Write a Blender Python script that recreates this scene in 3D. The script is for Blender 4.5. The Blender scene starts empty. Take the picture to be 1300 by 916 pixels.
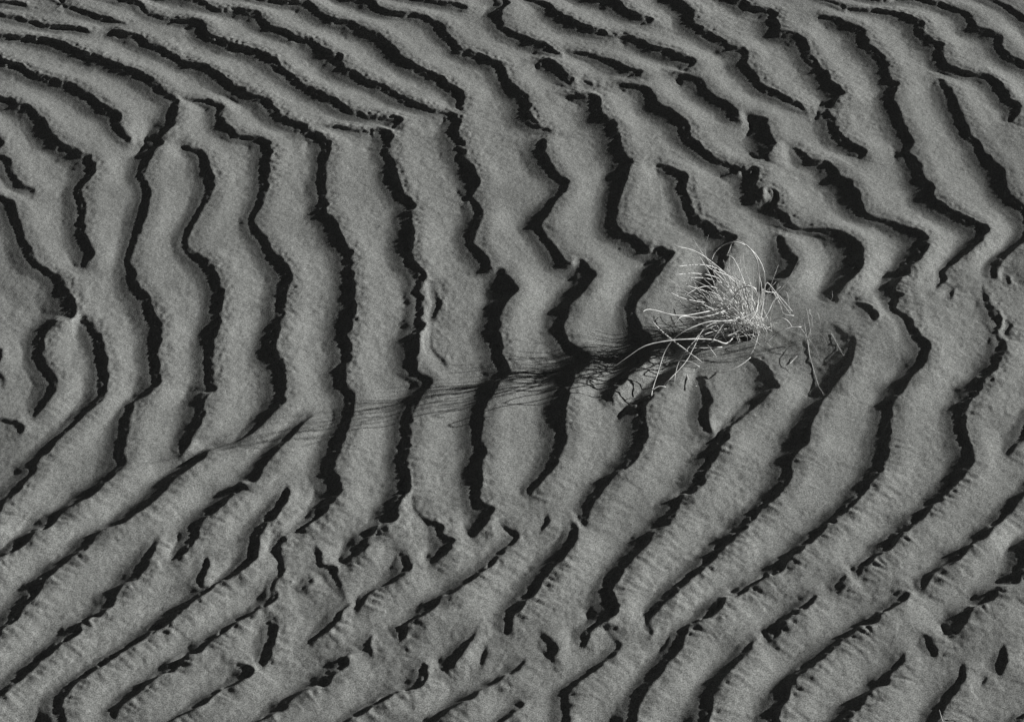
import bpy, math, random
import numpy as np

# ------------------------------------------------------------------ camera, light, exposure
scene = bpy.context.scene
PITCH = math.radians(33.0)          # camera looks down at the ripple field
DIST = 3.73                         # metres from lens to the ground point in the middle of the picture
FPX = 4100.0                        # focal length in photograph pixels (1300 wide)
CAM = np.array([0.0, -DIST * math.cos(PITCH), DIST * math.sin(PITCH)])
cd = bpy.data.cameras.new('camera')
cd.sensor_width = 36.0
cd.lens = FPX / 1300.0 * 36.0
cd.clip_start = 0.05
cd.clip_end = 500.0
cam = bpy.data.objects.new('camera', cd)
cam.location = CAM
cam.rotation_euler = (math.pi / 2 - PITCH, 0, 0)
scene.collection.objects.link(cam)
scene.camera = cam

SUN_EL = math.radians(12.5)
SUN_AZ = math.atan2(0.345, 0.94)    # angle of the direction towards the sun, from +x
sun_dir = np.array([math.cos(SUN_EL) * math.cos(SUN_AZ), math.cos(SUN_EL) * math.sin(SUN_AZ), math.sin(SUN_EL)])

world = bpy.data.worlds.new('World')
scene.world = world
world.use_nodes = True
wn = world.node_tree
wn.nodes.clear()
sky = wn.nodes.new('ShaderNodeTexSky')
sky.sky_type = 'NISHITA'
sky.sun_disc = False
sky.sun_elevation = SUN_EL
sky.altitude = 5000.0
sky.dust_density = 0.0
sky.air_density = 0.7
sky.sun_rotation = math.pi / 2 - SUN_AZ
bw = wn.nodes.new('ShaderNodeSeparateColor')    # black and white film behind a red filter
bg = wn.nodes.new('ShaderNodeBackground')
bg.inputs['Strength'].default_value = 0.05
wo = wn.nodes.new('ShaderNodeOutputWorld')
wn.links.new(sky.outputs[0], bw.inputs[0])
wn.links.new(bw.outputs[0], bg.inputs['Color'])
wn.links.new(bg.outputs[0], wo.inputs['Surface'])

sl = bpy.data.lights.new('sun', 'SUN')
sl.energy = 5.0
sl.angle = math.radians(0.5)
sl.color = (1.0, 1.0, 0.98)
so = bpy.data.objects.new('sun', sl)
from mathutils import Vector
so.rotation_euler = Vector(sun_dir).to_track_quat('Z', 'Y').to_euler()
scene.collection.objects.link(so)

scene.view_settings.view_transform = 'Standard'
scene.view_settings.look = 'None'
scene.view_settings.exposure = 0.24
scene.view_settings.gamma = 1.0

# ------------------------------------------------------------------ helpers
FWD = np.array([0.0, math.cos(PITCH), -math.sin(PITCH)])
UP = np.array([0.0, math.sin(PITCH), math.cos(PITCH)])

def ground(px, py, z=0.0):
    """photo pixel -> point at height z above the sand plane"""
    px = np.asarray(px, float); py = np.asarray(py, float)
    d = FWD[None] + ((px - 650.0) / FPX)[..., None] * np.array([1.0, 0, 0]) + ((458.0 - py) / FPX)[..., None] * UP[None]
    t = (np.asarray(z, float) - CAM[2]) / d[..., 2]
    return CAM[None] + d * t[..., None]

_rng = np.random.default_rng(11)
_tab = _rng.random((64, 4096))
def vnoise(x, y, seed):
    """smooth value noise, 0..1"""
    tab = _tab[seed % 64]
    xi = np.floor(x).astype(np.int64); yi = np.floor(y).astype(np.int64)
    fx = x - xi; fy = y - yi
    fx = fx * fx * (3 - 2 * fx); fy = fy * fy * (3 - 2 * fy)
    def h(a, b):
        return tab[(a * 7919 + b * 104729 + a * b * 31) & 4095]
    return (h(xi, yi) * (1 - fx) + h(xi + 1, yi) * fx) * (1 - fy) + (h(xi, yi + 1) * (1 - fx) + h(xi + 1, yi + 1) * fx) * fy

def sstep(a, b, x):
    t = np.clip((x - a) / (b - a), 0, 1)
    return t * t * (3 - 2 * t)

def mat(name, base, rough=0.9):
    m = bpy.data.materials.new(name)
    m.use_nodes = True
    b = m.node_tree.nodes['Principled BSDF']
    b.inputs['Base Color'].default_value = (*base, 1)
    b.inputs['Roughness'].default_value = rough
    b.inputs['Specular IOR Level'].default_value = 0.15
    return m, m.node_tree, b

# ------------------------------------------------------------------ ripple brinks
# Brink of every slip face, surveyed from the photograph in 16 enlarged tiles: tile name, then x,y,width.
# Followed so that the slip face lies on the right-hand side.
BRINKS = """
A0 -20,8,14 60,10,18 110,18,20 150,30,8
A0 312,-15,18 300,8,16 275,35,10
A0 300,18,6 360,40,20 430,62,28 500,85,28 560,98,20 607,110,6
A0 540,142,30 580,160,40 640,165,45 700,195,45 740,215,50 800,240,50 850,270,45 920,310,40 1000,325,45 1060,365,55 1150,425,55 1240,470,50 A1 60,478,50 110,535,55 160,575,55 215,598,45 258,610,40 250,640,8
A0 -20,60,18 60,78,22 150,100,26 230,125,22 320,132,16 400,138,26 437,158,10
A0 -20,168,18 60,178,22 150,185,28 220,195,35 300,215,45 330,225,50 400,265,45 460,268,50 520,300,45 580,325,50 640,345,45 700,365,50 760,405,60 800,440,60 830,465,40 862,480,55 860,510,60 848,560,60 842,610,55 800,645,50 775,675,50 785,705,55 740,745,50 712,800,55 695,850,55 B0 695,0,50 722,60,60 720,130,60 695,210,55 665,300,50 640,370,45 630,410,45 655,460,75 670,530,75 720,580,75 735,640,75 770,720,75 775,760,70 760,830,65 C0 760,0,65 765,80,65 770,140,60 730,185,40 680,215,12 645,235,30 630,300,70 620,380,75 600,460,75 605,505,80 618,520,60 560,585,45 480,650,45 430,700,50 350,735,30 290,775,30 220,850,45 D0 160,0,35 110,50,35 60,95,30 -10,130,25
A0 -20,265,30 20,300,45 90,320,40 150,355,35 220,375,45 290,395,45 350,410,55 410,445,60 470,495,60 530,530,65 575,555,70 580,610,60 622,660,50 625,695,10
A0 -20,470,25 60,485,40 90,515,50 140,520,60 190,565,65 215,600,80 245,650,80 290,700,60 340,710,55 390,745,60 440,745,60 440,780,60 460,795,70 445,850,60 B0 440,0,45 400,40,40 385,75,50 405,120,65 410,180,65 405,260,65 415,300,70 445,350,65 445,385,55 400,435,10
A0 -20,740,20 25,765,40 45,775,50 60,825,55 85,870,55 110,895,30 B0 95,30,45 130,45,30 165,60,25 160,82,8
B0 -20,85,15 20,98,30 55,115,60 75,170,65 100,240,60 120,300,65 150,360,70 190,420,65 240,455,45 285,480,60 320,545,90 345,600,90 355,650,95 340,690,80 270,705,50 245,728,40 205,785,65 203,840,75 C0 205,10,75 235,65,65 270,115,70 272,155,70 250,210,60 205,260,30 160,300,8
C0 -30,80,20 15,100,18 28,125,12 28,150,8
C0 20,308,8 60,318,25 95,335,40 108,352,45 95,380,10
B0 375,690,15 425,698,40 465,735,65 490,800,70 505,860,65 C0 505,20,65 512,90,65 505,160,60 510,195,60 470,245,50 400,300,25 330,365,30 270,430,45 215,490,45 175,530,50 165,575,40 110,635,45 60,690,45 -10,750,35
A0 870,472,6 940,480,10 1000,485,20 1050,492,40 1080,520,50 1072,560,50 1090,605,60 1135,630,60 1148,660,25 1195,662,20 A1 20,665,35 60,678,55 80,700,60 80,760,60 72,840,55 B1 70,40,60 60,90,50 35,150,45 5,205,35 25,250,60 75,300,65 95,355,65 140,400,70 165,440,75 182,480,75 178,520,70 155,580,65 150,660,65 125,730,65 105,790,70 105,850,80 C1 140,40,80 152,70,75 152,120,75 155,190,80 150,240,75 90,300,40 40,345,25 0,378,20 C0 1150,418,8 1060,445,6 1010,470,40 970,520,45 900,570,45 840,610,45 790,670,45 720,730,40 680,760,40 630,790,50 600,820,40 540,835,18 480,850,20 D0 465,0,45 445,50,60 410,92,50 350,115,25 280,180,40 200,238,45 190,275,60 130,345,55 85,400,50 60,440,50 -10,472,30
A0 870,705,10 905,712,25 945,720,35 990,745,50 1005,800,60 B0 1025,0,70 1030,30,55 1028,60,55 1000,130,45 960,200,45 915,275,45 905,330,40 950,370,55 1005,400,70 1030,450,70 1060,510,75 1075,560,75 1065,640,70 1060,710,70 1030,780,65 1028,850,65 C0 1028,80,65 1035,140,70 1040,185,60 1000,205,70 990,260,75 985,305,80 950,375,70 915,430,50 885,478,15
A1 265,648,10 310,652,40 350,670,60 372,705,60 360,760,55 355,850,60 B1 345,30,50 355,90,60 365,135,70 345,155,50 350,190,50 390,200,70 410,260,75 440,310,75 470,345,75 485,400,75 480,480,70 490,580,75 485,680,85 460,770,75 472,840,75 C1 475,0,75 470,40,65 450,70,70 445,140,70 490,175,75 488,260,70 470,340,65 430,430,65 405,500,70 385,570,65 410,600,75 420,670,75 390,715,60 340,765,25 300,800,15 260,820,20 215,855,12
A1 345,605,5 420,612,14 490,622,18 560,640,10
A1 600,640,20 640,632,50 668,650,60 665,735,60 690,790,70 690,850,75 B1 700,20,75 735,90,65 780,130,65 765,190,75 775,285,75 762,350,70 790,425,70 828,475,75 825,530,60 805,555,40 825,605,45 815,680,50 830,720,60 800,770,80 798,840,80 C1 795,30,75 788,70,60 800,96,20 830,98,40 868,120,65 860,165,60 820,205,55 785,280,70 765,360,75 770,410,80 752,490,80 750,600,75 745,665,70 700,735,60 695,790,75 650,828,50 590,835,15 D1 570,0,55 560,60,60 520,95,50 470,130,20 440,145,6
A0 560,-15,20 620,2,25 680,10,30 720,50,35 770,75,30 820,88,20 865,103,12 905,95,30 960,100,60 995,125,60 990,155,55 1040,185,50 1090,200,45 1150,230,45 A1 -10,240,35 40,255,45 95,285,55 150,335,50 230,395,50 310,440,50 390,480,50 460,525,45 540,555,30 600,572,15 640,565,25 715,575,40 705,605,25 680,620,6
A0 900,-15,30 980,8,35 1030,35,30 1090,45,20 1150,42,25 1210,55,40 A1 10,58,50 40,65,60 60,105,55 105,135,45 150,145,45 200,175,35 230,190,25 270,182,45 320,222,50 380,262,60 425,272,70 440,325,65 500,355,60 560,395,45 620,410,45 680,445,45 750,485,40 830,512,35 890,535,25 915,545,10
A1 40,-10,20 120,5,20 200,8,20 260,10,40 310,40,55 360,80,45 410,100,40 470,105,35 520,130,45 570,150,60 625,175,65 680,235,65 720,275,60 770,310,55 840,345,50 910,378,50 970,425,50 1025,465,55 1020,500,30 990,520,8
A1 915,548,10 960,545,35 1005,590,60 985,635,60 1015,675,65 1025,740,70 1055,800,75 B1 1090,0,85 1088,45,60 1055,92,10 1075,110,30 1118,175,70 1085,265,65 1080,320,70 1140,395,70 1155,445,50 1215,440,30 1235,480,90 1285,550,110 1240,600,70 1205,650,65 1200,720,90 1190,760,80 1205,820,75 C1 1210,20,60 1245,80,75 1190,150,60 1150,215,55 1130,250,65 1115,330,75 1115,420,75 1130,470,80 1105,560,80 1100,640,75 1105,710,60 1165,745,80 1140,810,65 1090,865,15 1060,885,5
B1 850,500,6 885,545,12 908,610,26 885,670,18 865,700,6
B1 868,735,8 868,820,8 920,870,16 C1 950,60,8
A1 490,-15,40 570,0,45 600,28,40 650,52,35 720,68,25 780,65,25 840,82,30 900,110,40 925,125,65 945,165,60 990,210,55 1010,240,45 1060,250,45 1130,285,45 1205,310,60 1220,350,60 A2 0,362,50 40,415,65 105,465,70 122,510,70 120,565,70 165,600,60 235,640,6
A2 205,650,8 195,690,60 190,740,65 220,790,65 260,840,60 315,885,55 B2 310,30,60 295,75,45 240,120,25 228,150,65 205,200,60 175,235,60 210,290,60 260,350,70 290,405,60 335,425,40 360,395,40 410,440,70 440,480,75 400,540,60 350,600,55 305,640,60 300,690,75 280,730,60 300,790,60 370,840,65 C2 405,0,90 400,50,80 340,110,55 315,160,80 300,230,90 288,290,90 285,345,60 300,390,85 290,440,75 260,510,55 215,575,40 160,630,35 115,685,15
C2 212,765,15 215,800,20 180,850,8
C2 330,795,15 350,840,45 D2 350,10,65 325,70,55 270,135,50 210,200,45 145,285,50 90,345,50 40,400,45 32,450,40 12,490,12
D1 1140,540,14 1125,600,20 1115,650,8
A1 1215,-15,20 1240,20,30 1200,65,50 1210,115,50 1250,150,45 A2 60,168,35 105,178,50 140,205,45 190,212,45 225,235,45 262,262,20
A2 290,245,5 380,255,18 450,265,30 510,290,40 560,310,45 610,340,35 672,345,25 640,365,6
A2 170,285,10 210,292,45 250,315,60 290,350,60 325,385,55 320,415,15
A2 385,392,8 410,395,25 432,420,15
A2 275,452,6 340,460,15 400,462,35 440,470,60 455,500,65 475,560,70 525,590,75 550,640,75 560,700,80 590,750,80 620,795,80 590,850,75 B2 585,20,65 555,100,65 545,180,65 540,235,70 580,275,60 630,295,50 670,335,60 700,360,30 740,345,40 780,358,70 815,380,75 770,440,60 720,505,55 680,560,50 640,605,50 625,640,50 640,690,75 665,740,80 700,780,100 725,830,90 C2 705,5,80 690,40,65 620,95,50 560,150,45 512,195,35 520,235,20
C2 900,40,40 840,85,50 780,135,30 745,180,50 690,235,60 665,255,75 675,300,80 685,370,90 680,430,80 640,500,60 590,560,45 530,590,40 480,660,50 430,720,50 412,770,45 385,830,12
A2 190,15,20 215,20,45 245,55,50 290,80,50 340,110,50 400,135,45 460,150,35 520,178,12
A2 545,182,6 600,178,25 660,200,45 730,235,45 800,248,45 860,275,45 925,292,45 915,315,25 870,345,8
A2 810,360,6 860,350,30 920,370,50 965,395,60 990,440,65 1050,485,55 1115,520,60 1135,570,70 1150,595,10
A2 1180,555,20 1235,570,50 A3 45,580,60 62,640,90 90,695,80 70,735,55 25,765,6
A2 545,402,6 610,412,20 690,425,40 725,460,65 745,500,70 800,532,70 850,570,70 885,600,75 890,650,65 940,700,60 990,745,50 1060,780,45 1110,805,40 1160,830,45 1215,820,50 B2 1225,0,70 1205,45,55 1230,95,60 1270,110,70 B3 60,60,60 100,100,80 95,150,70 150,195,60 170,230,40 210,240,20 270,250,15 330,250,30 400,265,60 460,295,75 510,345,80 505,420,75 480,470,65 430,520,60 400,560,60 380,605,25
A2 735,795,8 790,805,35 830,830,50 880,850,55 B2 870,30,55 865,65,50 895,110,60 910,160,60 940,200,65 990,230,60 1030,265,50 1075,280,50 1120,295,60 1095,340,60 1075,400,50 1045,460,60 1010,530,60 990,610,60 960,690,40 955,740,12
C2 940,85,15 965,120,40 990,180,55 1000,235,60 980,310,50 990,355,40 1020,378,10
B3 100,265,8 118,275,30 150,330,70 195,395,80 190,450,70 150,490,60 100,520,60 60,560,15
B3 470,603,8 520,625,35 560,655,45 577,690,35 560,722,8
B3 365,720,6 400,745,8 445,795,12 470,805,16 470,850,22 C3 465,5,30 440,70,50 405,120,55 370,160,40 330,205,20 315,225,60 285,300,65 250,360,70 243,440,75 200,475,45 165,510,50 165,590,65 140,640,65 110,685,55 40,730,30 0,765,30 C2 1210,775,45 1190,820,50 1120,875,50 D2 1125,0,50 1105,50,65 1060,75,45 1020,110,30 960,170,40 890,230,40 810,305,35 740,365,30 708,400,15 705,440,20 718,480,15 700,505,5
C3 -30,20,20 30,45,40 60,90,60 105,160,90 60,195,40 0,240,20 C2 1165,290,20 1120,335,15 1090,355,50 1070,420,65 1030,470,55 1000,530,50 960,580,55 955,630,70 910,680,35 855,680,40 840,740,55 815,790,75 795,835,60 715,865,35 D2 715,25,60 690,60,60 630,120,50 570,190,50 530,240,55 512,290,60 540,350,85 535,395,85 490,430,35 440,445,15 408,475,40 400,515,45 370,548,8
D2 485,460,6 530,500,8 570,540,20 530,590,25 470,640,25 400,690,25 350,725,30 310,765,40 305,800,45 315,850,50 310,930,50
D2 165,455,6 200,495,20 245,545,50 250,590,55 215,605,10
D2 105,610,10 75,655,25 30,695,25 D1 1220,690,25 1160,745,25 1090,770,30 1075,800,40 1000,840,35 940,870,30 870,925,15
D2 60,795,8 88,828,25 50,860,20 0,898,20 D1 1190,925,15
C1 1200,820,6 1260,850,15 C2 40,850,12 78,870,25 D2 72,10,25 40,50,22 0,85,25 D1 1170,140,25 1100,195,25 1045,240,30 995,280,55 960,305,30 905,318,30 880,370,50 830,405,30 760,425,20 735,450,40 745,500,40 710,520,10
A3 165,705,6 210,730,35 260,770,45 300,785,40 350,790,45 385,820,60 400,860,70 B3 455,20,70 465,55,70 490,70,90 505,120,90 530,170,60 600,195,35 670,222,35 740,245,60 800,270,75 825,305,80 815,360,75 780,410,60 730,445,45 728,480,50 675,520,50 670,565,55 705,580,60 670,625,25 665,655,25 720,690,30 755,735,50 780,785,60 830,825,65 C3 825,5,55 805,70,55 740,120,45 700,190,55 655,235,50 650,310,65 645,400,70 632,480,70 600,570,60 550,620,45 500,690,50 440,750,40 380,810,40 330,840,40 D3 305,5,45 270,50,40 200,95,40 130,150,40 110,195,30 40,215,25 0,238,20 D2 1185,265,20 1125,300,12 1070,310,35 1035,360,45 1000,400,40 950,420,15 895,450,30 865,490,40 865,525,65 830,590,55 780,650,50 720,725,50 670,790,55 640,860,55 630,925,50
A3 300,78,10 380,85,40 440,110,50 515,145,60 530,190,65 580,245,65 630,295,65 640,350,65 655,395,50 692,405,50 660,470,55 690,540,65 720,610,65 755,680,65 760,710,50 728,738,15 745,750,40 795,795,80 810,830,80 B3 810,5,70 850,35,75 855,60,80 845,95,70 900,135,60 980,180,55 1060,220,50 1115,250,60 1095,300,50 1050,350,40 980,400,20 910,450,20 912,490,20 870,545,5
B3 958,535,12 945,570,16 935,605,6
A3 430,40,15 520,45,14 600,52,18 680,62,28 750,85,45 800,105,60 808,150,60 850,195,60 905,225,65 905,285,65 940,320,55 990,345,35 1060,358,18 1120,365,30 1170,395,50 1210,440,60 1230,480,55 1282,515,60 1265,545,40 1225,590,10
A3 885,375,6 920,400,45 950,440,60 975,500,65 1000,560,65 1025,620,65 1030,655,45 1080,690,50 1100,730,60 1150,780,70 1195,830,80 B3 1205,30,75 1225,80,65 1270,120,60 1298,140,55 1335,190,60 1340,260,55 1298,318,35 1230,365,30 1185,415,50 1165,460,40 1150,490,12
A3 700,-15,12 800,-2,18 900,20,25 980,42,35 1030,65,45 1055,100,50 1065,130,50 1120,145,50 1185,172,55 1190,225,50 1230,270,50 1310,310,45
A3 1130,-15,25 1200,15,30 1260,55,35 1310,88,40
A3 310,-12,12 390,5,20 432,30,25 420,55,10
A2 1080,-15,35 1160,10,45 1200,38,40 A3 10,42,25 60,45,30 95,65,40 88,95,60 115,150,65 170,165,45 215,180,55 245,215,60 265,275,60 295,310,55 310,340,50 335,352,70 360,400,65 420,450,60 422,465,55 375,492,20 345,520,12
A3 335,522,20 350,545,55 385,590,60 390,640,60 430,680,50 490,715,50 530,735,45 505,768,8
A2 820,-15,50 870,20,55 915,65,60 910,100,60 960,140,55 1020,180,50 1090,210,45 1120,235,40 1160,232,50 1182,265,55 1170,310,55 1210,355,55 A3 20,405,50 50,430,45 110,455,40 180,490,35 230,520,20 265,535,8
A2 430,-15,40 535,0,60 570,35,55 620,65,45 680,85,35 715,95,25 700,118,8
A1 790,-15,25 880,0,25 960,15,28 1030,25,25 1042,42,10
B3 1105,545,10 1120,595,30 1165,650,65 1178,700,50 1165,740,15 1195,785,40 1205,825,70 C3 1190,10,55 1160,70,50 1085,140,45 1070,190,55 1010,245,50 1000,290,60 1000,340,65 1020,410,70 1052,480,80 1045,530,75 1000,590,55 940,650,40 900,690,45 895,718,40 840,735,30 790,800,45 740,850,45 D3 680,20,45 640,85,45 590,110,20 550,130,35 485,208,8
D3 420,195,10 428,235,60 395,285,8
D3 280,288,20 270,335,45 200,395,40 110,445,35 95,490,35 55,525,10
D2 1240,500,6 1200,525,20 1192,570,55 1130,640,45 1060,705,50 1020,765,55 995,840,60 975,925,60
B3 1200,450,10 1225,490,25 1222,520,10
B3 1250,488,6 1320,505,12
B3 1215,695,10 1240,730,35 1215,770,12
C3 1320,330,30 1298,400,45 1270,440,30 1215,488,10
C3 1330,655,40 1298,690,45 1240,750,35 1180,815,30 1140,840,45 D3 1130,5,45 1090,40,50 1055,50,20 1010,75,30 1000,110,55 940,160,30 900,168,20 850,210,40 795,285,8
D3 715,265,15 735,300,45 690,345,30 640,380,30 585,405,45 570,440,35 510,455,30 440,500,30 370,565,40 320,610,40 270,650,50 200,705,45 150,760,55 130,820,60 95,860,60 90,925,55
D3 1320,180,60 1275,195,40 1265,255,45 1210,258,20 1165,270,50 1150,330,60 1090,345,15 1030,370,50 1025,420,60 985,460,55 970,490,25 930,482,6
D3 800,480,10 850,510,50 872,550,60 865,600,12
D3 715,580,15 715,620,45 670,660,20 645,690,60 635,745,65 560,770,25 530,790,50 510,830,60 460,890,55 410,930,40
D3 1005,620,8 1008,670,30 990,730,40 940,800,45 900,855,50 885,895,55 845,930,30
D3 1205,535,10 1205,600,50 1195,670,40 1185,690,8
D3 1118,692,14 1095,740,10
D3 1320,860,30 1270,925,25
C1 300,285,5 240,335,25 180,405,40 110,480,45 50,555,50 5,632,50 C0 1170,617,22 1140,680,45 1060,740,40 1000,795,45 955,850,60 D0 960,0,50 930,50,45 870,105,15 820,130,5
C1 172,630,8 165,680,40 120,760,50 60,840,50 D0 1255,10,50 1235,80,50 1225,130,50 1180,175,40 1120,215,20 1050,245,15 1000,290,40 950,330,45 850,410,40 810,435,30 760,470,35 735,490,30 650,535,25 560,590,25 480,645,25 400,705,30 330,760,40 290,825,55 300,880,60 315,925,60
D0 1000,115,12 1008,150,25 985,200,35 985,240,40 1010,265,8
D0 775,10,6 762,40,25 730,110,55 690,190,60 655,240,50 600,255,30 560,300,60 545,360,50 495,378,40 480,415,35 440,412,20 385,450,40 370,490,45 310,530,35 230,590,35 180,635,40 100,705,35 40,755,30 -10,793,25
D1 120,0,10 155,30,40 125,75,40 140,130,10 145,180,25 105,255,25 115,310,45 75,350,40 0,378,15 D0 1215,390,15 1150,425,20 1080,475,25 1010,530,30 960,580,30 890,598,30 850,650,35 845,680,30 780,690,30 735,725,30 690,745,30 650,790,35 590,830,35 565,870,45 550,900,15
D1 60,425,15 100,450,50 100,520,50 75,590,45 45,645,12
D0 1150,630,8 1200,650,40 1210,690,50 1130,735,15 1080,750,15 1025,790,35 990,830,40 940,850,20 870,885,12 790,925,15
D1 310,50,10 325,100,25 345,150,35 390,165,45 410,205,40 440,280,15 465,320,8
D1 700,85,8 740,105,40 762,150,55 755,190,50 690,240,25 600,270,12 560,310,30 520,355,30 510,395,12
D1 280,210,15 285,240,50 250,285,12
D1 470,335,20 430,390,30 390,450,35 330,490,20 265,530,8
D1 578,488,10 560,530,45 585,600,20
D1 500,575,6 445,595,25 450,660,50 385,690,45 355,745,50 280,760,30 215,790,30 165,830,40 150,865,35 80,885,20 10,925,12
D1 825,620,15 840,680,55 805,748,30 720,755,8 685,785,30 610,820,30 550,860,30 520,885,30 430,925,12
D1 1080,480,8 1060,520,40 1010,590,50 960,650,40 935,665,8
C1 765,700,6 800,760,10 860,805,12 905,825,35 935,880,50 D1 975,50,70 920,105,25 865,150,8
"""
TROW = dict(A=0, B=225, C=450, D=676)
def parse(line):
    out = []; ox = oy = 0
    for k in line.split():
        if len(k) == 2 and k[0] in 'ABCD':
            oy = TROW[k[0]]; ox = 320 * int(k[1])
        else:
            a, b, w = map(float, k.split(','))
            out.append((ox + a / 3.818, oy + b / 3.818, w / 3.818))
    return np.array(out)

def catmull(p, step):
    """resample a polyline (n,k) as a Catmull-Rom curve"""
    q = np.vstack([2 * p[0] - p[1], p, 2 * p[-1] - p[-2]])
    res = []
    for i in range(1, len(q) - 2):
        L = np.hypot(q[i + 1][0] - q[i][0], q[i + 1][1] - q[i][1])
        n = max(2, int(L / step))
        t = np.linspace(0, 1, n, endpoint=False)[:, None]
        a, b, c, d = q[i - 1], q[i], q[i + 1], q[i + 2]
        # centripetal-ish: damp the tangents where neighbours are far apart
        m1 = (c - a) * 0.5; m2 = (d - b) * 0.5
        l1 = np.hypot(*m1[:2]); l2 = np.hypot(*m2[:2])
        m1 = m1 * min(1, L / (l1 + 1e-9)); m2 = m2 * min(1, L / (l2 + 1e-9))
        t2 = t * t; t3 = t2 * t
        res.append((2 * t3 - 3 * t2 + 1) * b + (t3 - 2 * t2 + t) * m1 + (-2 * t3 + 3 * t2) * c + (t3 - t2) * m2)
    res.append(p[-1][None])
    return np.vstack(res)

sunh = np.array([math.cos(SUN_AZ), math.sin(SUN_AZ)])
rng = np.random.default_rng(5)
S_xy = []; S_t = []; S_w = []; S_s = []; S_e = []; S_h = []
arc0 = 0.0
mains = []
for line in BRINKS.strip().splitlines():
    p = parse(line)
    c = catmull(p, 2.0)
    c[:, 2] = np.maximum(c[:, 2], 1.0)
    g = ground(c[:, 0], c[:, 1], 0.0020)[:, :2]     # brinks stand about 2 mm above the mean level
    ti = np.gradient(c[:, :2], axis=0); ti /= np.linalg.norm(ti, axis=1, keepdims=True) + 1e-9
    nr = np.stack([-ti[:, 1], ti[:, 0]], 1)
    f = ground(c[:, 0] + nr[:, 0] * c[:, 2], c[:, 1] + nr[:, 1] * c[:, 2], 0.0020)[:, :2]
    tg = np.gradient(g, axis=0); tg /= np.linalg.norm(tg, axis=1, keepdims=True) + 1e-9
    ng = np.stack([tg[:, 1], -tg[:, 0]], 1)
    mains.append((c, g, np.abs(((f - g) * ng).sum(1))))
taken = [g[::2] for _, g, _ in mains]
grown = []
def beyond(q):
    return q[0] < 6 or q[0] > 1294 or q[1] < 5 or q[1] > 912
for li, (c, g, w) in enumerate(mains):
    g3 = np.column_stack([g, w])
    # brinks that leave the picture go on beyond it until they meet a neighbour
    for end in (0, 1):
        if not beyond(c[-1] if end else c[0]): continue
        k = min(len(g) - 1, 30)
        dv = (g[-1] - g[-1 - k]) if end else (g[0] - g[k])
        dv /= np.linalg.norm(dv) + 1e-9
        a = g[-1] if end else g[0]
        wm = max(float(np.mean(w)), 0.010)
        s = np.arange(1, 300) * 0.0022
        ph = rng.random(2) * 6.28
        side = np.array([-dv[1], dv[0]])
        wob = 0.012 * (np.sin(s * 38 + ph[0]) - math.sin(ph[0])) + 0.008 * (np.sin(s * 71 + ph[1]) - math.sin(ph[1]))
        ext = a + dv * s[:, None] + side * wob[:, None]
        other = np.vstack([q for j, q in enumerate(taken) if j != li] + grown)
        near_o = np.array([np.min(((other - e) ** 2).sum(1)) for e in ext[::4]]) ** 0.5
        bad = np.nonzero((near_o < 0.024) & (np.arange(len(near_o)) > 4))[0]
        n = len(ext) if len(bad) == 0 else max(12, int(bad[0]) * 4)
        ext = ext[:n]; s = s[:n]
        wq = w[-1] if end else w[0]
        we = (wq + (wm - wq) * sstep(0, 0.08, s)) * (1 if len(bad) == 0 else sstep(s[-1] + 0.002, s[-1] - 0.05, s) * 0.9 + 0.1)
        grown.append(ext[::2])
        e3 = np.column_stack([ext, we])
        g3 = np.vstack([g3, e3]) if end else np.vstack([e3[::-1], g3])
    # even 0.8 mm samples
    dl = np.hypot(*np.diff(g3[:, :2], axis=0).T); arc = np.concatenate([[0], np.cumsum(dl)])
    s = np.arange(0, arc[-1], 0.0008)
    if len(s) < 6: continue
    X = np.column_stack([np.interp(s, arc, g3[:, i]) for i in range(3)])
    k = 11
    ker = np.ones(k) / k
    pad = np.pad(X, ((k // 2, k // 2), (0, 0)), 'edge')
    X = np.column_stack([np.convolve(pad[:, i], ker, 'valid') for i in range(3)])
    T = np.gradient(X[:, :2], axis=0); T /= np.linalg.norm(T, axis=1, keepdims=True) + 1e-9
    N = np.stack([T[:, 1], -T[:, 0]], 1)
    cosf = np.clip(-(N @ sunh), 0.30, 1)
    X[:, 2] /= np.clip(1 - 0.40 * N[:, 1], 0.66, 1.5)      # faces turned to the lens look wider than they are
    hk = np.maximum(cosf, 0.45)
    H = np.minimum(X[:, 2] / hk, 0.034) * math.tan(SUN_EL) * 1.38
    taper = np.minimum(sstep(-0.004, 0.012, s), sstep(-0.004, 0.012, s[-1] - s))
    kk = 31
    H = np.convolve(np.pad(H, kk // 2, 'edge'), np.ones(kk) / kk, 'valid') * taper
    S_xy.append(X[:, :2]); S_t.append(T); S_w.append(X[:, 2]); S_h.append(H)
    S_s.append(s + arc0); arc0 += arc[-1] + 1.0
    e = np.zeros(len(s), bool); e[:2] = True; e[-2:] = True
    S_e.append(e)
S_xy = np.vstack(S_xy); S_t = np.vstack(S_t); S_w = np.concatenate(S_w); S_h = np.concatenate(S_h)
S_s = np.concatenate(S_s); S_e = np.concatenate(S_e)

# ------------------------------------------------------------------ height field of the sand
DX, DY = 0.0015, 0.0019
X0, X1, Y0, Y1 = -0.82, 0.82, -0.76, 1.06
nx = int(round((X1 - X0) / DX)) + 1; ny = int(round((Y1 - Y0) / DY)) + 1
gx = X0 + np.arange(nx) * DX; gy = Y0 + np.arange(ny) * DY
GX, GY = np.meshgrid(gx, gy)

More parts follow.
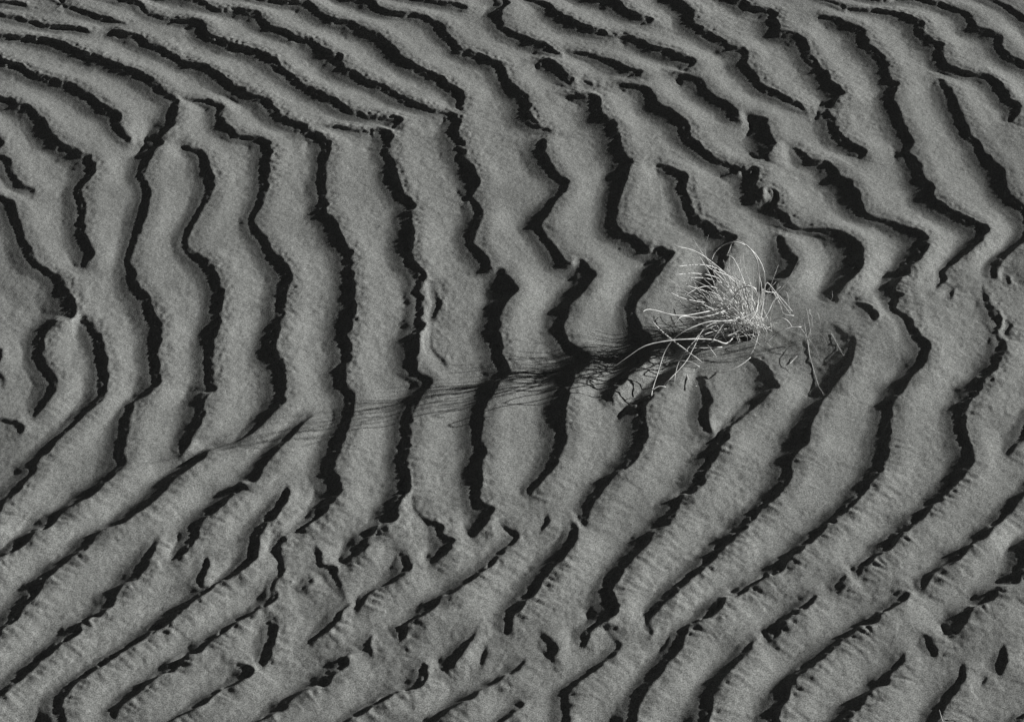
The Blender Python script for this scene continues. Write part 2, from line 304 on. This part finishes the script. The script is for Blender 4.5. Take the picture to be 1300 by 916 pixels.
# nearest brink sample of every grid node (jump flooding)
seed = np.full((ny, nx), -1, np.int32)
ix = np.rint((S_xy[:, 0] - X0) / DX).astype(int); iy = np.rint((S_xy[:, 1] - Y0) / DY).astype(int)
ok = (ix >= 0) & (ix < nx) & (iy >= 0) & (iy < ny)
idx = np.nonzero(ok)[0]
seed[iy[idx], ix[idx]] = idx
best = np.full((ny, nx), 1e9)
def dist2(sd, sl):
    v = S_xy[np.maximum(sd, 0)]
    r = (GX[sl] - v[..., 0]) ** 2 + (GY[sl] - v[..., 1]) ** 2
    r[sd < 0] = 1e9
    return r
best = dist2(seed, (slice(None), slice(None)))
step = 32
for step in (32, 16, 8, 4, 2, 1, 1):
    for dy in (-step, 0, step):
        for dx in (-step, 0, step):
            if dx == 0 and dy == 0: continue
            a0, a1 = max(0, -dy), min(ny, ny - dy)
            b0, b1 = max(0, -dx), min(nx, nx - dx)
            dst = (slice(a0, a1), slice(b0, b1)); src = (slice(a0 + dy, a1 + dy), slice(b0 + dx, b1 + dx))
            cand = seed[src]
            r = dist2(cand, dst)
            m = r < best[dst]
            seed[dst] = np.where(m, cand, seed[dst]); best[dst] = np.where(m, r, best[dst])
has = seed >= 0
sd = np.maximum(seed, 0)
vx = GX - S_xy[sd, 0]; vy = GY - S_xy[sd, 1]
tx = S_t[sd, 0]; ty = S_t[sd, 1]
off = vx * ty - vy * tx              # + on the slip-face side
along = vx * tx + vy * ty
rad = np.sqrt(best); rad[~has] = 1.0
d = np.where(np.abs(along) > 0.0025, np.sign(off) * rad, off)
endcap = S_e[sd] & (np.abs(along) > 0.0012)
W = 1.0 * S_w[sd]; H = S_h[sd]; ARC = S_s[sd]

u = d / np.maximum(W, 0.0006)
U0, FOOT = 0.45, 1.15           # straight upper face, then a hollow foot
slip = has & ~endcap & (d >= 0) & (u <= FOOT)
uu = np.clip(u, 0, FOOT)
sl_ = 1.0 / (U0 + 0.5 * (FOOT - U0))
lo = np.clip(uu - U0, 0, FOOT - U0)
prof = 0.5 - sl_ * (np.minimum(uu, U0) + lo - 0.5 * lo * lo / (FOOT - U0))
top = has & ~endcap & (d < 0) & (d > -0.0022)
fixed = slip | top
val = np.where(slip, H * prof, np.where(top, H * 0.5, 0.0))

def relax(h, fx, v, it, ax, ay):
    for _ in range(it):
        p = np.pad(h, 1, 'edge')
        n = (ax * (p[1:-1, :-2] + p[1:-1, 2:]) + ay * (p[:-2, 1:-1] + p[2:, 1:-1])) / (2 * (ax + ay))
        h = np.where(fx, v, n)
    return h
def down(a, m):
    h2, w2 = a.shape[0] // 2 * 2, a.shape[1] // 2 * 2
    aa = (a * m)[:h2, :w2].reshape(h2 // 2, 2, w2 // 2, 2).sum((1, 3))
    mm = m[:h2, :w2].astype(float).reshape(h2 // 2, 2, w2 // 2, 2).sum((1, 3))
    return aa / np.maximum(mm, 1e-9), mm > 0
levels = [(val, fixed)]
for _ in range(4):
    levels.append(down(*levels[-1]))
AX, AY = 1 / DX ** 2, 1 / DY ** 2
h = np.zeros_like(levels[-1][0])
for (v, fx), it in zip(levels[::-1], (300, 200, 160, 120, 90)):
    if h.shape != v.shape:
        h = np.repeat(np.repeat(h, 2, 0), 2, 1)
        h = np.pad(h, ((0, v.shape[0] - h.shape[0]), (0, v.shape[1] - h.shape[1])), 'edge')
    h = relax(np.where(fx, v, h), fx, v, it, AX, AY)

def blur(a, n=1):
    for _ in range(n):
        p = np.pad(a, 1, 'edge')
        a = (p[1:-1, 1:-1] * 4 + 2 * (p[:-2, 1:-1] + p[2:, 1:-1] + p[1:-1, :-2] + p[1:-1, 2:]) + p[:-2, :-2] + p[2:, 2:] + p[:-2, 2:] + p[2:, :-2]) / 16
    return a
# stoss slopes are rounded: flat at the crest, steepest half way down, easing out at the foot
Hl = None
hl = [(np.where(fixed, H, 0.0), fixed)]
for _ in range(4): hl.append(down(*hl[-1]))
for (v, fx), it in zip(hl[:1:-1], (300, 150, 80)):
    if Hl is None: Hl = np.full(v.shape, 0.004)
    if Hl.shape != v.shape:
        Hl = np.repeat(np.repeat(Hl, 2, 0), 2, 1)
        Hl = np.pad(Hl, ((0, v.shape[0] - Hl.shape[0]), (0, v.shape[1] - Hl.shape[1])), 'edge')
    Hl = relax(np.where(fx, v, Hl), fx, v, it, AX, AY)
Hl = np.repeat(np.repeat(Hl, 4, 0), 4, 1)
Hl = blur(np.pad(Hl, ((0, ny - Hl.shape[0]), (0, nx - Hl.shape[1])), 'edge'), 4)
Hl = np.maximum(Hl, 0.0012)
vv = np.clip(h / Hl, -0.5, 0.5)
rounded = Hl * (0.12 * vv + 0.88 * 0.5 * np.sin(math.pi * vv))
# the crest swells a little behind the brink and rolls over towards it
swell = np.exp(-((-d - 0.016) / 0.011) ** 2) * (d < 0) * has * (1 - endcap)
h = np.where(slip, h, rounded) + 0.13 * Hl * swell
h = blur(h, 1)
calm = 1 - 0.97 * blur(sstep(-0.05, 0.05, u) * sstep(1.9, 1.1, u) * has * (1 - endcap), 1)
h += calm * (0.0016 * (vnoise(GX / 0.055, GY / 0.055, 9) - 0.5) + 0.0006 * (vnoise(GX / 0.021, GY / 0.021, 10) - 0.5))

# low mounds drifted against the grass
def mound(px, py, rx, ry, a):
    c = ground(np.array([px]), np.array([py]))[0]
    return a * np.exp(-((GX - c[0]) / rx) ** 2 - ((GY - c[1]) / ry) ** 2)
h += mound(1096, 432, 0.075, 0.058, 0.0105)
h += mound(1180, 400, 0.055, 0.060, 0.0040)

# sand slides down each slip face until it lies just inside the shadow of its brink,
# and runs out in a soft hollow foot
TAN = math.tan(SUN_EL)
S1 = np.full_like(h, -1.0); S5 = np.full_like(h, -1.0)
step_m = 0.0015
for k in range(1, 34):
    sx = k * step_m * sunh[0] / DX; sy = k * step_m * sunh[1] / DY
    i0, j0 = int(sx), int(sy); fx_, fy_ = sx - i0, sy - j0
    p = np.pad(h, ((0, j0 + 2), (0, i0 + 2)), 'edge')
    q = (p[j0:j0 + ny, i0:i0 + nx] * (1 - fx_) * (1 - fy_) + p[j0:j0 + ny, i0 + 1:i0 + 1 + nx] * fx_ * (1 - fy_)
         + p[j0 + 1:j0 + 1 + ny, i0:i0 + nx] * (1 - fx_) * fy_ + p[j0 + 1:j0 + 1 + ny, i0 + 1:i0 + 1 + nx] * fx_ * fy_) - k * step_m * TAN * 1.07
    S1 = np.maximum(S1, q)
    if k >= 6: S5 = np.maximum(S5, q)
ud = np.where(has & ~endcap, d, -1.0) / np.maximum(W, 0.002)
inb = blur(sstep(0.0, 0.2, ud), 1)
w5 = sstep(0.30, 0.75, ud)
Sl = S1 * (1 - w5) + blur(S5, 10) * w5
kk_ = blur(0.0037 * sstep(0.35, 0.85, ud) * (1 - sstep(1.4, 2.6, ud)) * sstep(0.002, 0.007, W), 3) + 1e-7
hh_ = np.maximum(kk_ - np.abs(h - Sl), 0) / kk_
filled = np.maximum(h, Sl) + hh_ * hh_ * kk_ * 0.25
h = h * (1 - inb) + filled * inb

# sand cannot stand steeper than it slides: ease the few over-steep sunward spots
for _ in range(3):
    sy_, sx_ = np.gradient(h, DY, DX)
    steep = sstep(0.16, 0.32, -(sx_ * sunh[0] + sy_ * sunh[1]))
    steep = blur(np.maximum(steep, blur(steep, 3)), 2)
    h = h * (1 - steep) + blur(h, 6) * steep

# crumbling brink: bites of caked sand broken out of the crest, strongest in the far left of the field
far_left = sstep(0.25, 0.75, GY) * sstep(0.35, -0.35, GX)
near = sstep(0.05, -0.45, GY)
n1 = np.clip(vnoise(GX / 0.0105, GY / 0.0125, 1) - 0.30, 0, 1)
n2 = np.clip(vnoise(GX / 0.0048, GY / 0.0052, 2) - 0.35, 0, 1)
n3 = np.clip(vnoise(ARC / 0.016, GY * 0 + 0.5, 3) - 0.4, 0, 1)
patch = sstep(0.35, 0.75, vnoise(GX / 0.11, GY / 0.11, 4))
amp = 0.35 + 0.65 * patch + 0.6 * far_left + 0.2 * near
bite = amp * sstep(0.001, 0.007, W) * (0.0078 * n1 + 0.0040 * n2 + 0.0014 * n3)
bite *= np.where(d > 0, 1 - sstep(0.0, 1.1, u), np.exp(-np.maximum(-d, 0) / 0.009)) * has * (1 - endcap)
fxq = np.clip((GX + ty * bite - X0) / DX, 0, nx - 1.001); fyq = np.clip((GY - tx * bite - Y0) / DY, 0, ny - 1.001)
iq = fxq.astype(int); jq = fyq.astype(int); fxq -= iq; fyq -= jq
h = (h[jq, iq] * (1 - fxq) + h[jq, iq + 1] * fxq) * (1 - fyq) + (h[jq + 1, iq] * (1 - fxq) + h[jq + 1, iq + 1] * fxq) * fyq
dd = d + bite
h += 0.95 * TAN * bite * sstep(0.0003, -0.0003, dd) * np.exp(-(dd / 0.0065) ** 2)   # the broken edge stands up in small lumps

# flutes running up from the brink, clods, and a soft unevenness of the stoss slopes
calm *= 1 - 0.8 * np.exp(-(dd / 0.004) ** 2) * has
stoss = 1.15 * np.exp(-np.maximum(-dd, 0) / 0.028) * sstep(-0.001, 0.007, -dd) * has * (1 - endcap)
fl = vnoise(ARC / 0.0060, -dd / 0.030, 6) - 0.5 + 0.6 * (vnoise(ARC / 0.0032, -dd / 0.014, 7) - 0.5)
fl_amp = (0.00034 + 0.0013 * near + 0.0003 * patch) * sstep(0.001, 0.006, W)
h += stoss * fl * fl_amp
cl = np.clip(vnoise(GX / 0.0062, GY / 0.0062, 8) - 0.45, 0, 1)
h += (0.0005 * patch + 0.0008 * far_left) * cl * np.exp(-((dd + 0.010) / 0.006) ** 2) * has
h += calm * (0.00026 + 0.00040 * patch) * (vnoise(GX / 0.0085, GY / 0.0085, 12) - 0.5)
h += calm * (0.00008 + 0.00020 * patch + 0.00012 * near) * (vnoise(GX / 0.0042, GY / 0.0042, 15) - 0.5)
h += (0.0004 + 0.0006 * patch + 0.0005 * far_left) * np.exp(-((dd + 0.009) / 0.007) ** 2) * (1 - 0.7 * near) * (vnoise(GX / 0.0040, GY / 0.0046, 21) - 0.5) * has
# open ground beyond the surveyed brinks carries plain ripples
def plain_ripples(x, y):
    ph = (x * 0.95 + y * 0.30 + 0.05 * np.sin(y * 6.1) + 0.03 * np.sin(x * 4.3 + y * 9.0)) / 0.085
    saw = ph - np.floor(ph)
    return 0.0042 * (np.where(saw < 0.22, saw / 0.22, (1 - saw) / 0.78) - 0.5)
h += plain_ripples(GX, GY) * sstep(0.05, 0.085, np.where(has, rad, 0.2)) * (rad > 0.05)
grain = _rng.standard_normal(h.shape)
h += 0.00020 * (0.4 + 0.6 * calm) * blur(grain, 1)

# the sheet goes on to the horizon: the same grid lines at growing spacing
def outer(a, first, n, ratio):
    st = first * ratio ** np.arange(1, n + 1)
    return a + np.cumsum(st)
ex = outer(0.0, DX, 150, 1.055); ey = outer(0.0, DY, 145, 1.055)
fxs = np.concatenate([X0 - ex[::-1], gx, X1 + ex]); fys = np.concatenate([Y0 - ey[::-1], gy, Y1 + ey])
FX, FY = np.meshgrid(fxs, fys)
cx = np.clip(np.rint((FX - X0) / DX).astype(int), 0, nx - 1); cy = np.clip(np.rint((FY - Y0) / DY).astype(int), 0, ny - 1)
Z = h[cy, cx]
outd = np.maximum(np.maximum(X0 - FX, FX - X1), np.maximum(Y0 - FY, FY - Y1))
keep = 1 - sstep(0.0, 0.10, outd)
rip = plain_ripples(FX, FY)
Z = Z * keep + rip * (1 - keep) * sstep(6, 1.5, outd)
Z += 0.5 * sstep(8, 60, outd) * (vnoise(FX / 9.0, FY / 9.0, 13) - 0.4)
NX, NY = len(fxs), len(fys)
co = np.column_stack([FX.ravel(), FY.ravel(), Z.ravel()]).astype(np.float32)
q = (np.arange(NY - 1)[:, None] * NX + np.arange(NX - 1)[None]).ravel()
faces = np.column_stack([q, q + 1, q + 1 + NX, q + NX]).astype(np.int32)
me = bpy.data.meshes.new('sand')
me.vertices.add(len(co)); me.vertices.foreach_set('co', co.ravel())
me.loops.add(faces.size); me.loops.foreach_set('vertex_index', faces.ravel())
me.polygons.add(len(faces))
me.polygons.foreach_set('loop_start', np.arange(0, faces.size, 4, dtype=np.int32))
me.polygons.foreach_set('use_smooth', np.ones(len(faces), bool))
me.update()
sand = bpy.data.objects.new('sand', me)
scene.collection.objects.link(sand)
sand['kind'] = 'structure'
sand['label'] = 'grey rippled desert sand with dark slip faces'

m, nt, b = mat('sand_grains', (0.30, 0.302, 0.297), 1.0)
b.inputs['Specular IOR Level'].default_value = 0.0
tc = nt.nodes.new('ShaderNodeTexCoord')
n_f = nt.nodes.new('ShaderNodeTexNoise'); n_f.inputs['Scale'].default_value = 900; n_f.inputs['Detail'].default_value = 3
n_c = nt.nodes.new('ShaderNodeTexNoise'); n_c.inputs['Scale'].default_value = 14; n_c.inputs['Detail'].default_value = 5
n_w = nt.nodes.new('ShaderNodeTexVoronoi'); n_w.inputs['Scale'].default_value = 1100; n_w.feature = 'F1'
for n in (n_f, n_c, n_w): nt.links.new(tc.outputs['Object'], n.inputs['Vector'])
r1 = nt.nodes.new('ShaderNodeMapRange'); r1.inputs[1].default_value = 0.3; r1.inputs[2].default_value = 0.7; r1.inputs[3].default_value = 0.66; r1.inputs[4].default_value = 1.34
r2 = nt.nodes.new('ShaderNodeMapRange'); r2.inputs[1].default_value = 0.3; r2.inputs[2].default_value = 0.7; r2.inputs[3].default_value = 0.94; r2.inputs[4].default_value = 1.06
sep = nt.nodes.new('ShaderNodeSeparateColor')
r3 = nt.nodes.new('ShaderNodeMapRange'); r3.inputs[1].default_value = 0; r3.inputs[2].default_value = 1; r3.inputs[3].default_value = 0.6; r3.inputs[4].default_value = 1.4
nt.links.new(n_f.outputs['Fac'], r1.inputs[0]); nt.links.new(n_c.outputs['Fac'], r2.inputs[0])
nt.links.new(n_w.outputs['Color'], sep.inputs[0]); nt.links.new(sep.outputs[0], r3.inputs[0])
mu = nt.nodes.new('ShaderNodeMath'); mu.operation = 'MULTIPLY'
mu2 = nt.nodes.new('ShaderNodeMath'); mu2.operation = 'MULTIPLY'
nt.links.new(r1.outputs[0], mu.inputs[0]); nt.links.new(r2.outputs[0], mu.inputs[1])
nt.links.new(mu.outputs[0], mu2.inputs[0]); nt.links.new(r3.outputs[0], mu2.inputs[1])
vm = nt.nodes.new('ShaderNodeVectorMath'); vm.operation = 'SCALE'
vm.inputs[0].default_value = (0.32, 0.32 * 1.016, 0.32 * 0.987)
nt.links.new(mu2.outputs[0], vm.inputs['Scale']); nt.links.new(vm.outputs[0], b.inputs['Base Color'])
bump = nt.nodes.new('ShaderNodeBump'); bump.inputs['Strength'].default_value = 0.5; bump.inputs['Distance'].default_value = 0.0004
nt.links.new(n_f.outputs['Fac'], bump.inputs['Height']); nt.links.new(bump.outputs[0], b.inputs['Normal'])
me.materials.append(m)

def sand_z(x, y):
    i = int(np.clip(round((x - X0) / DX), 0, nx - 1)); j = int(np.clip(round((y - Y0) / DY), 0, ny - 1))
    return float(h[j, i])

# ------------------------------------------------------------------ dry grass
def straw_mat(name, v):
    m, nt, b = mat(name, (v, v * 1.0, v * 0.985), 0.6)
    tc = nt.nodes.new('ShaderNodeTexCoord'); n = nt.nodes.new('ShaderNodeTexNoise')
    n.inputs['Scale'].default_value = 160; n.inputs['Detail'].default_value = 2
    r = nt.nodes.new('ShaderNodeMapRange'); r.inputs[1].default_value = 0.3; r.inputs[2].default_value = 0.7; r.inputs[3].default_value = 0.65; r.inputs[4].default_value = 1.15
    s = nt.nodes.new('ShaderNodeVectorMath'); s.operation = 'SCALE'; s.inputs[0].default_value = (v, v, v * 0.985)
    nt.links.new(tc.outputs['Object'], n.inputs['Vector']); nt.links.new(n.outputs['Fac'], r.inputs[0])
    nt.links.new(r.outputs[0], s.inputs['Scale']); nt.links.new(s.outputs[0], b.inputs['Base Color'])
    return m
M_PALE = straw_mat('straw_pale', 0.88); M_MID = straw_mat('straw_weathered', 0.42); M_DARK = straw_mat('straw_dark', 0.10)

def zoom_pt(x, y, zc):
    return ground(np.array([780 + x / 3.8156]), np.array([280 + y / 3.8156]), zc * 0.01)[0]

def stem_mesh(name, pts, r0, r1, sides=4, sub=3):
    """tapered, slightly knotted stem along 3-D points"""
    pts = np.asarray(pts, float)
    q = np.vstack([2 * pts[0] - pts[1], pts, 2 * pts[-1] - pts[-2]])
    c = []
    for i in range(1, len(q) - 2):
        for t in np.linspace(0, 1, sub, endpoint=False):
            a, b_, c_, d_ = q[i - 1:i + 3]
            c.append(0.5 * (2 * b_ + (c_ - a) * t + (2 * a - 5 * b_ + 4 * c_ - d_) * t * t + (3 * b_ - a - 3 * c_ + d_) * t ** 3))
    c.append(pts[-1]); c = np.array(c)
    T = np.gradient(c, axis=0); T /= np.linalg.norm(T, axis=1, keepdims=True) + 1e-12
    vs = []; fs = []
    n = len(c)
    for i in range(n):
        a = np.cross(T[i], [0.3, 0.2, 0.93]); a /= np.linalg.norm(a) + 1e-9
        b_ = np.cross(T[i], a)
        r = r0 + (r1 - r0) * i / (n - 1)
        r *= (1 + 0.12 * math.sin(i * 2.3)) * (0.45 if i == 0 else 1.0)
        for k in range(sides):
            ang = 2 * math.pi * k / sides
            vs.append(c[i] + r * (math.cos(ang) * a + math.sin(ang) * b_))
    for i in range(n - 1):
        for k in range(sides):
            k2 = (k + 1) % sides
            fs.append((i * sides + k, i * sides + k2, (i + 1) * sides + k2, (i + 1) * sides + k))
    fs.append(tuple(range(sides))[::-1]); fs.append(tuple(range((n - 1) * sides, n * sides)))
    me = bpy.data.meshes.new(name)
    me.from_pydata([tuple(v) for v in vs], [], fs); me.update()
    me.polygons.foreach_set('use_smooth', [True] * len(me.polygons))
    return me

def thing(name, loc, label, cat):
    o = bpy.data.objects.new(name, None); o.location = loc; o.empty_display_size = 0.02
    scene.collection.objects.link(o); o['label'] = label; o['category'] = cat
    return o

def blade(parent, pts, r0, r1, material, name='blade'):
    o0 = np.array(parent.location)
    me = stem_mesh(name, np.asarray(pts) - o0, r0, r1)
    me.materials.append(material)
    o = bpy.data.objects.new(name, me); scene.collection.objects.link(o); o.parent = parent
    return o

root = zoom_pt(630, 553, 0)
root[2] = sand_z(root[0], root[1])
tuft = thing('grass_tuft', root, 'pale dry tangled grass tuft rooted in the rippled sand', 'grass tuft')
MAIN = """
640,520,1 690,400,5 700,300,8 690,190,12 640,120,13.5 580,98,14 545,170,12
660,480,2 720,380,5 725,250,9 680,160,12 610,108,14 540,112,14 490,150,13 470,200,12 480,250,10.5
620,500,1 600,330,6 520,240,9.5 430,170,12.5 370,140,14 298,125,15.5
630,500,1 600,330,6 520,245,8.5 440,215,10.5 370,215,12 305,222,13.5
630,480,2 580,330,6 480,270,8.5 380,255,10.5 290,262,12.5
630,480,2 560,330,6 450,280,8.5 342,277,11
620,480,2 520,370,5.5 400,330,8 350,310,9 345,292,9.5
640,470,2 560,360,5 470,320,7.5 410,325,8.5 345,360,9
620,500,1 520,420,4 395,390,6.5 330,375,8 265,345,10
560,560,1 420,500,3 350,450,4.5 325,400,6 295,340,8
650,400,4 560,415,4.5 450,440,5.5 350,458,6.3 280,456,7 200,435,8.2 160,430,8.8 135,442,9
640,390,4.5 560,425,4.5 480,455,5 400,470,5.6 340,462,6.5 310,475,6.7 288,512,6
680,340,6 695,400,5 660,450,4 580,485,4 470,487,5 380,515,5.3 300,560,4.8 245,630,3.4 215,720,1.8 185,815,.6 178,862,.2
580,560,1 540,595,1.5 480,576,2.6 380,573,3.8 270,580,4.6 150,605,5 60,662,4.4 -10,712,3.6
600,480,3 500,490,4 430,525,4 390,600,2.8 340,690,1.6 240,795,.5
430,690,.4 330,615,2 240,545,4 185,490,6
250,688,.6 310,678,1.2 370,684,.9 412,708,.3
560,520,2 450,545,3.2 380,590,2.8 320,670,1.8 300,720,1 290,780,.3
700,540,.5 740,500,2 795,472,3 835,482,2.8 858,512,2
650,660,.3 680,610,1.2 700,540,2 720,470,3
735,590,.4 780,548,1.5 850,518,1.8 905,514,1.5
700,450,2 720,350,5 740,300,6 780,345,4.5 830,400,3 862,440,2
790,350,3 840,290,4 890,195,6.5
600,400,4 520,300,7 440,165,11 455,70,13.5
600,400,4 500,250,8.5 430,165,11.5 378,82,14
640,330,6 605,240,8.5 575,182,10 545,165,10.5
470,728,.4 530,735,.6 610,700,.9 660,662,1
250,805,.3 215,802,.6 185,820,.6
360,617,1.5 440,616,1.2 522,612,.6
650,470,2 640,380,5 600,340,6 560,400,5 540,440,4.5 480,450,5
690,330,6 640,310,7 560,270,8.5 480,240,10.5 440,215,11.5
680,420,3 690,350,6 660,320,7 600,335,6.5 560,380,5 545,420,4
710,330,6 740,345,5 780,350,4 800,380,3 850,450,1.5
700,480,2 720,400,4 710,300,7 690,250,8
620,400,4 560,320,6.5 520,280,8 470,235,10 420,200,11.5
640,560,1 600,520,2 560,470,3.5 480,430,5.5 420,400,7
380,590,3 420,540,3.4 460,520,3.6 520,500,3 600,520,2
760,330,4 800,400,2 820,450,1.5 870,460,1
815,340,3 835,350,3 845,400,2 855,460,1
495,660,.3 480,640,.9 450,600,1.8
350,740,.3 370,800,.2 400,800,.3
690,360,5 655,320,6.5 610,330,6.3 575,375,5.4 550,410,5.2
655,330,6 640,420,4 600,470,3.5 540,490,4 500,540,3.4 470,590,2.4
700,330,6 690,430,4 640,500,3 590,540,2.4 540,560,2.6
"""
for k, line in enumerate(MAIN.strip().splitlines()):
    P = [tuple(map(float, t.split(','))) for t in line.split()]
    pts = [zoom_pt(*p) for p in P]
    thick = 0.00092 if k in (0, 1, 10, 11, 12, 13, 14, 15, 18, 20, 31, 42, 43, 44) else 0.00062
    if k in (22, 23, 24): thick = 0.00036
    blade(tuft, pts, thick, thick * 0.6, M_PALE, 'stem')
rnd = random.Random(4)
# dead, sand-choked crown at the foot of the tuft
import bmesh
bm = bmesh.new()
bmesh.ops.create_icosphere(bm, subdivisions=3, radius=1.0)
for v in bm.verts:
    k_ = 1 + 0.22 * math.sin(v.co.x * 9 + v.co.z * 5) * math.cos(v.co.y * 8) + rnd.uniform(-0.10, 0.10)
    v.co = Vector((v.co.x * 0.017 * k_, v.co.y * 0.014 * k_, v.co.z * 0.008 * k_))
cme = bpy.data.meshes.new('crown'); bm.to_mesh(cme); bm.free()
cme.materials.append(M_DARK)
co_ = bpy.data.objects.new('crown', cme); scene.collection.objects.link(co_); co_.parent = tuft
crown = zoom_pt(640, 535, 0)
for k in range(250):
    # filler stems spring from the crown of the tuft and lean with the wind to the left
    bx_ = rnd.gauss(0, 0.012); by_ = rnd.gauss(0, 0.011)
    p0 = crown + np.array([bx_, by_, 0.0]); p0[2] = sand_z(p0[0], p0[1])
    th = rnd.gauss(math.pi * 1.02, 1.0)
    L = rnd.uniform(0.03, 0.115) * (0.8 if math.cos(th) > 0 else 1.0)
    lift = rnd.uniform(0.35, 1.45)
    dirv = np.array([math.cos(th) * math.cos(lift), 0.55 * math.sin(th) * math.cos(lift), math.sin(lift)])
    bend = np.array([rnd.gauss(-0.008, 0.016), rnd.gauss(-0.004, 0.014), -rnd.uniform(-0.1, 0.55) * L])
    pts = []
    for t_ in (0, 0.25, 0.5, 0.75, 1.0):
        p = p0 + dirv * L * t_ + bend * t_ * t_ + np.array([rnd.gauss(0, 0.0016) for _ in range(3)])
        p[2] = max(p[2], sand_z(p[0], p[1]) + 0.0008) if t_ > 0 else p[2] - 0.002
        pts.append(p)
    mt = M_PALE if rnd.random() < 0.88 else (M_MID if rnd.random() < 0.65 else M_DARK)
    r = rnd.uniform(0.00032, 0.00062)
    blade(tuft, pts, r, r * 0.5, mt)

sb = zoom_pt(935, 575, 0); sb[2] = sand_z(sb[0], sb[1])
sprig = thing('grass_sprig', sb, 'small thin dry grass sprig on the mound beside the big tuft', 'grass sprig')
for line in """935,575,-.2 920,500,2.5 930,450,3.8 955,460,3.5 960,520,2.2
935,575,-.2 955,500,2.5 945,430,4.2 965,425,4.5 990,460,4 998,510,2.5
940,570,.3 975,620,.8 1000,680,.5
935,575,.2 918,540,1 890,513,1.6 850,520,1.6
935,575,.2 950,560,1 945,500,2.3 930,425,4
935,575,.2 965,540,1 1010,560,1 1030,600,.5
935,575,.2 925,530,1.5 920,490,2.5""".splitlines():
    P = [tuple(map(float, t.split(','))) for t in line.split()]
    blade(sprig, [zoom_pt(p[0], p[1], p[2] + sb[2] * 100) for p in P], 0.00034, 0.00024, M_PALE, 'stem')

def lie(px, lift=0.0006):
    out = []
    if len(px[0]) == 2:
        px = [tuple(np.array(a) * (1 - s) + np.array(b) * s) for a, b in zip(px[:-1], px[1:]) for s in (0, .25, .5, .75)] + [px[-1]]
    for a in px:
        p = ground(np.array([a[0]]), np.array([a[1]]), a[2] * 0.01 if len(a) > 2 else 0.0)[0]
        if len(a) < 3:
            for _ in range(6):
                p = ground(np.array([a[0]]), np.array([a[1]]), sand_z(p[0], p[1]) + lift)[0]
        out.append(p)
    return out
Zp = lambda x, y: (780 + x / 3.8156, 280 + y / 3.8156)
blade(sprig, lie([Zp(935, 575), Zp(945, 650), Zp(970, 740), Zp(988, 800), Zp(1015, 845)], 0.0005), 0.00038, 0.00026, M_PALE, 'stem')

def straw(pts, label, r=0.0004):
    pts = np.array(pts)
    o0 = pts[0].copy()
    me = stem_mesh('straw', pts - o0, r, r * 0.6, 5, 3)
    me.materials.append(M_PALE)
    o = bpy.data.objects.new('straw', me); o.location = o0; scene.collection.objects.link(o)
    o['label'] = label; o['category'] = 'straw'
    return o
straw(lie([Zp(850, 692), Zp(866, 675), Zp(885, 655)], 0.0012), 'short pale straw lying on the sand between tuft and sprig', 0.0005)
straw(lie([Zp(1050, 545), Zp(1075, 590), Zp(1110, 655)]), 'thin straw lying across the mound beyond the sprig', 0.0003)
straw(lie([(*Zp(1030, 405), .1), (*Zp(1055, 375), 1.0), (*Zp(1055, 342), 1.9)]), 'tiny curved straw standing by a dark hollow behind the sprig', 0.0003)
straw(lie([(960 + 908 / 3.818, 676 + 930 / 3.818, -.2), (960 + 898 / 3.818, 676 + 895 / 3.818, .8), (960 + 888 / 3.818, 676 + 858 / 3.818, 1.9)]), 'single pale straw standing upright in a dark ripple trough', 0.0006)
straw(lie([(960 + 935 / 3.818, 676 + 898 / 3.818), (960 + 970 / 3.818, 676 + 902 / 3.818), (960 + 1008 / 3.818, 676 + 913 / 3.818)], 0.0015), 'bent straw lying flat beside the upright straw', 0.0005)
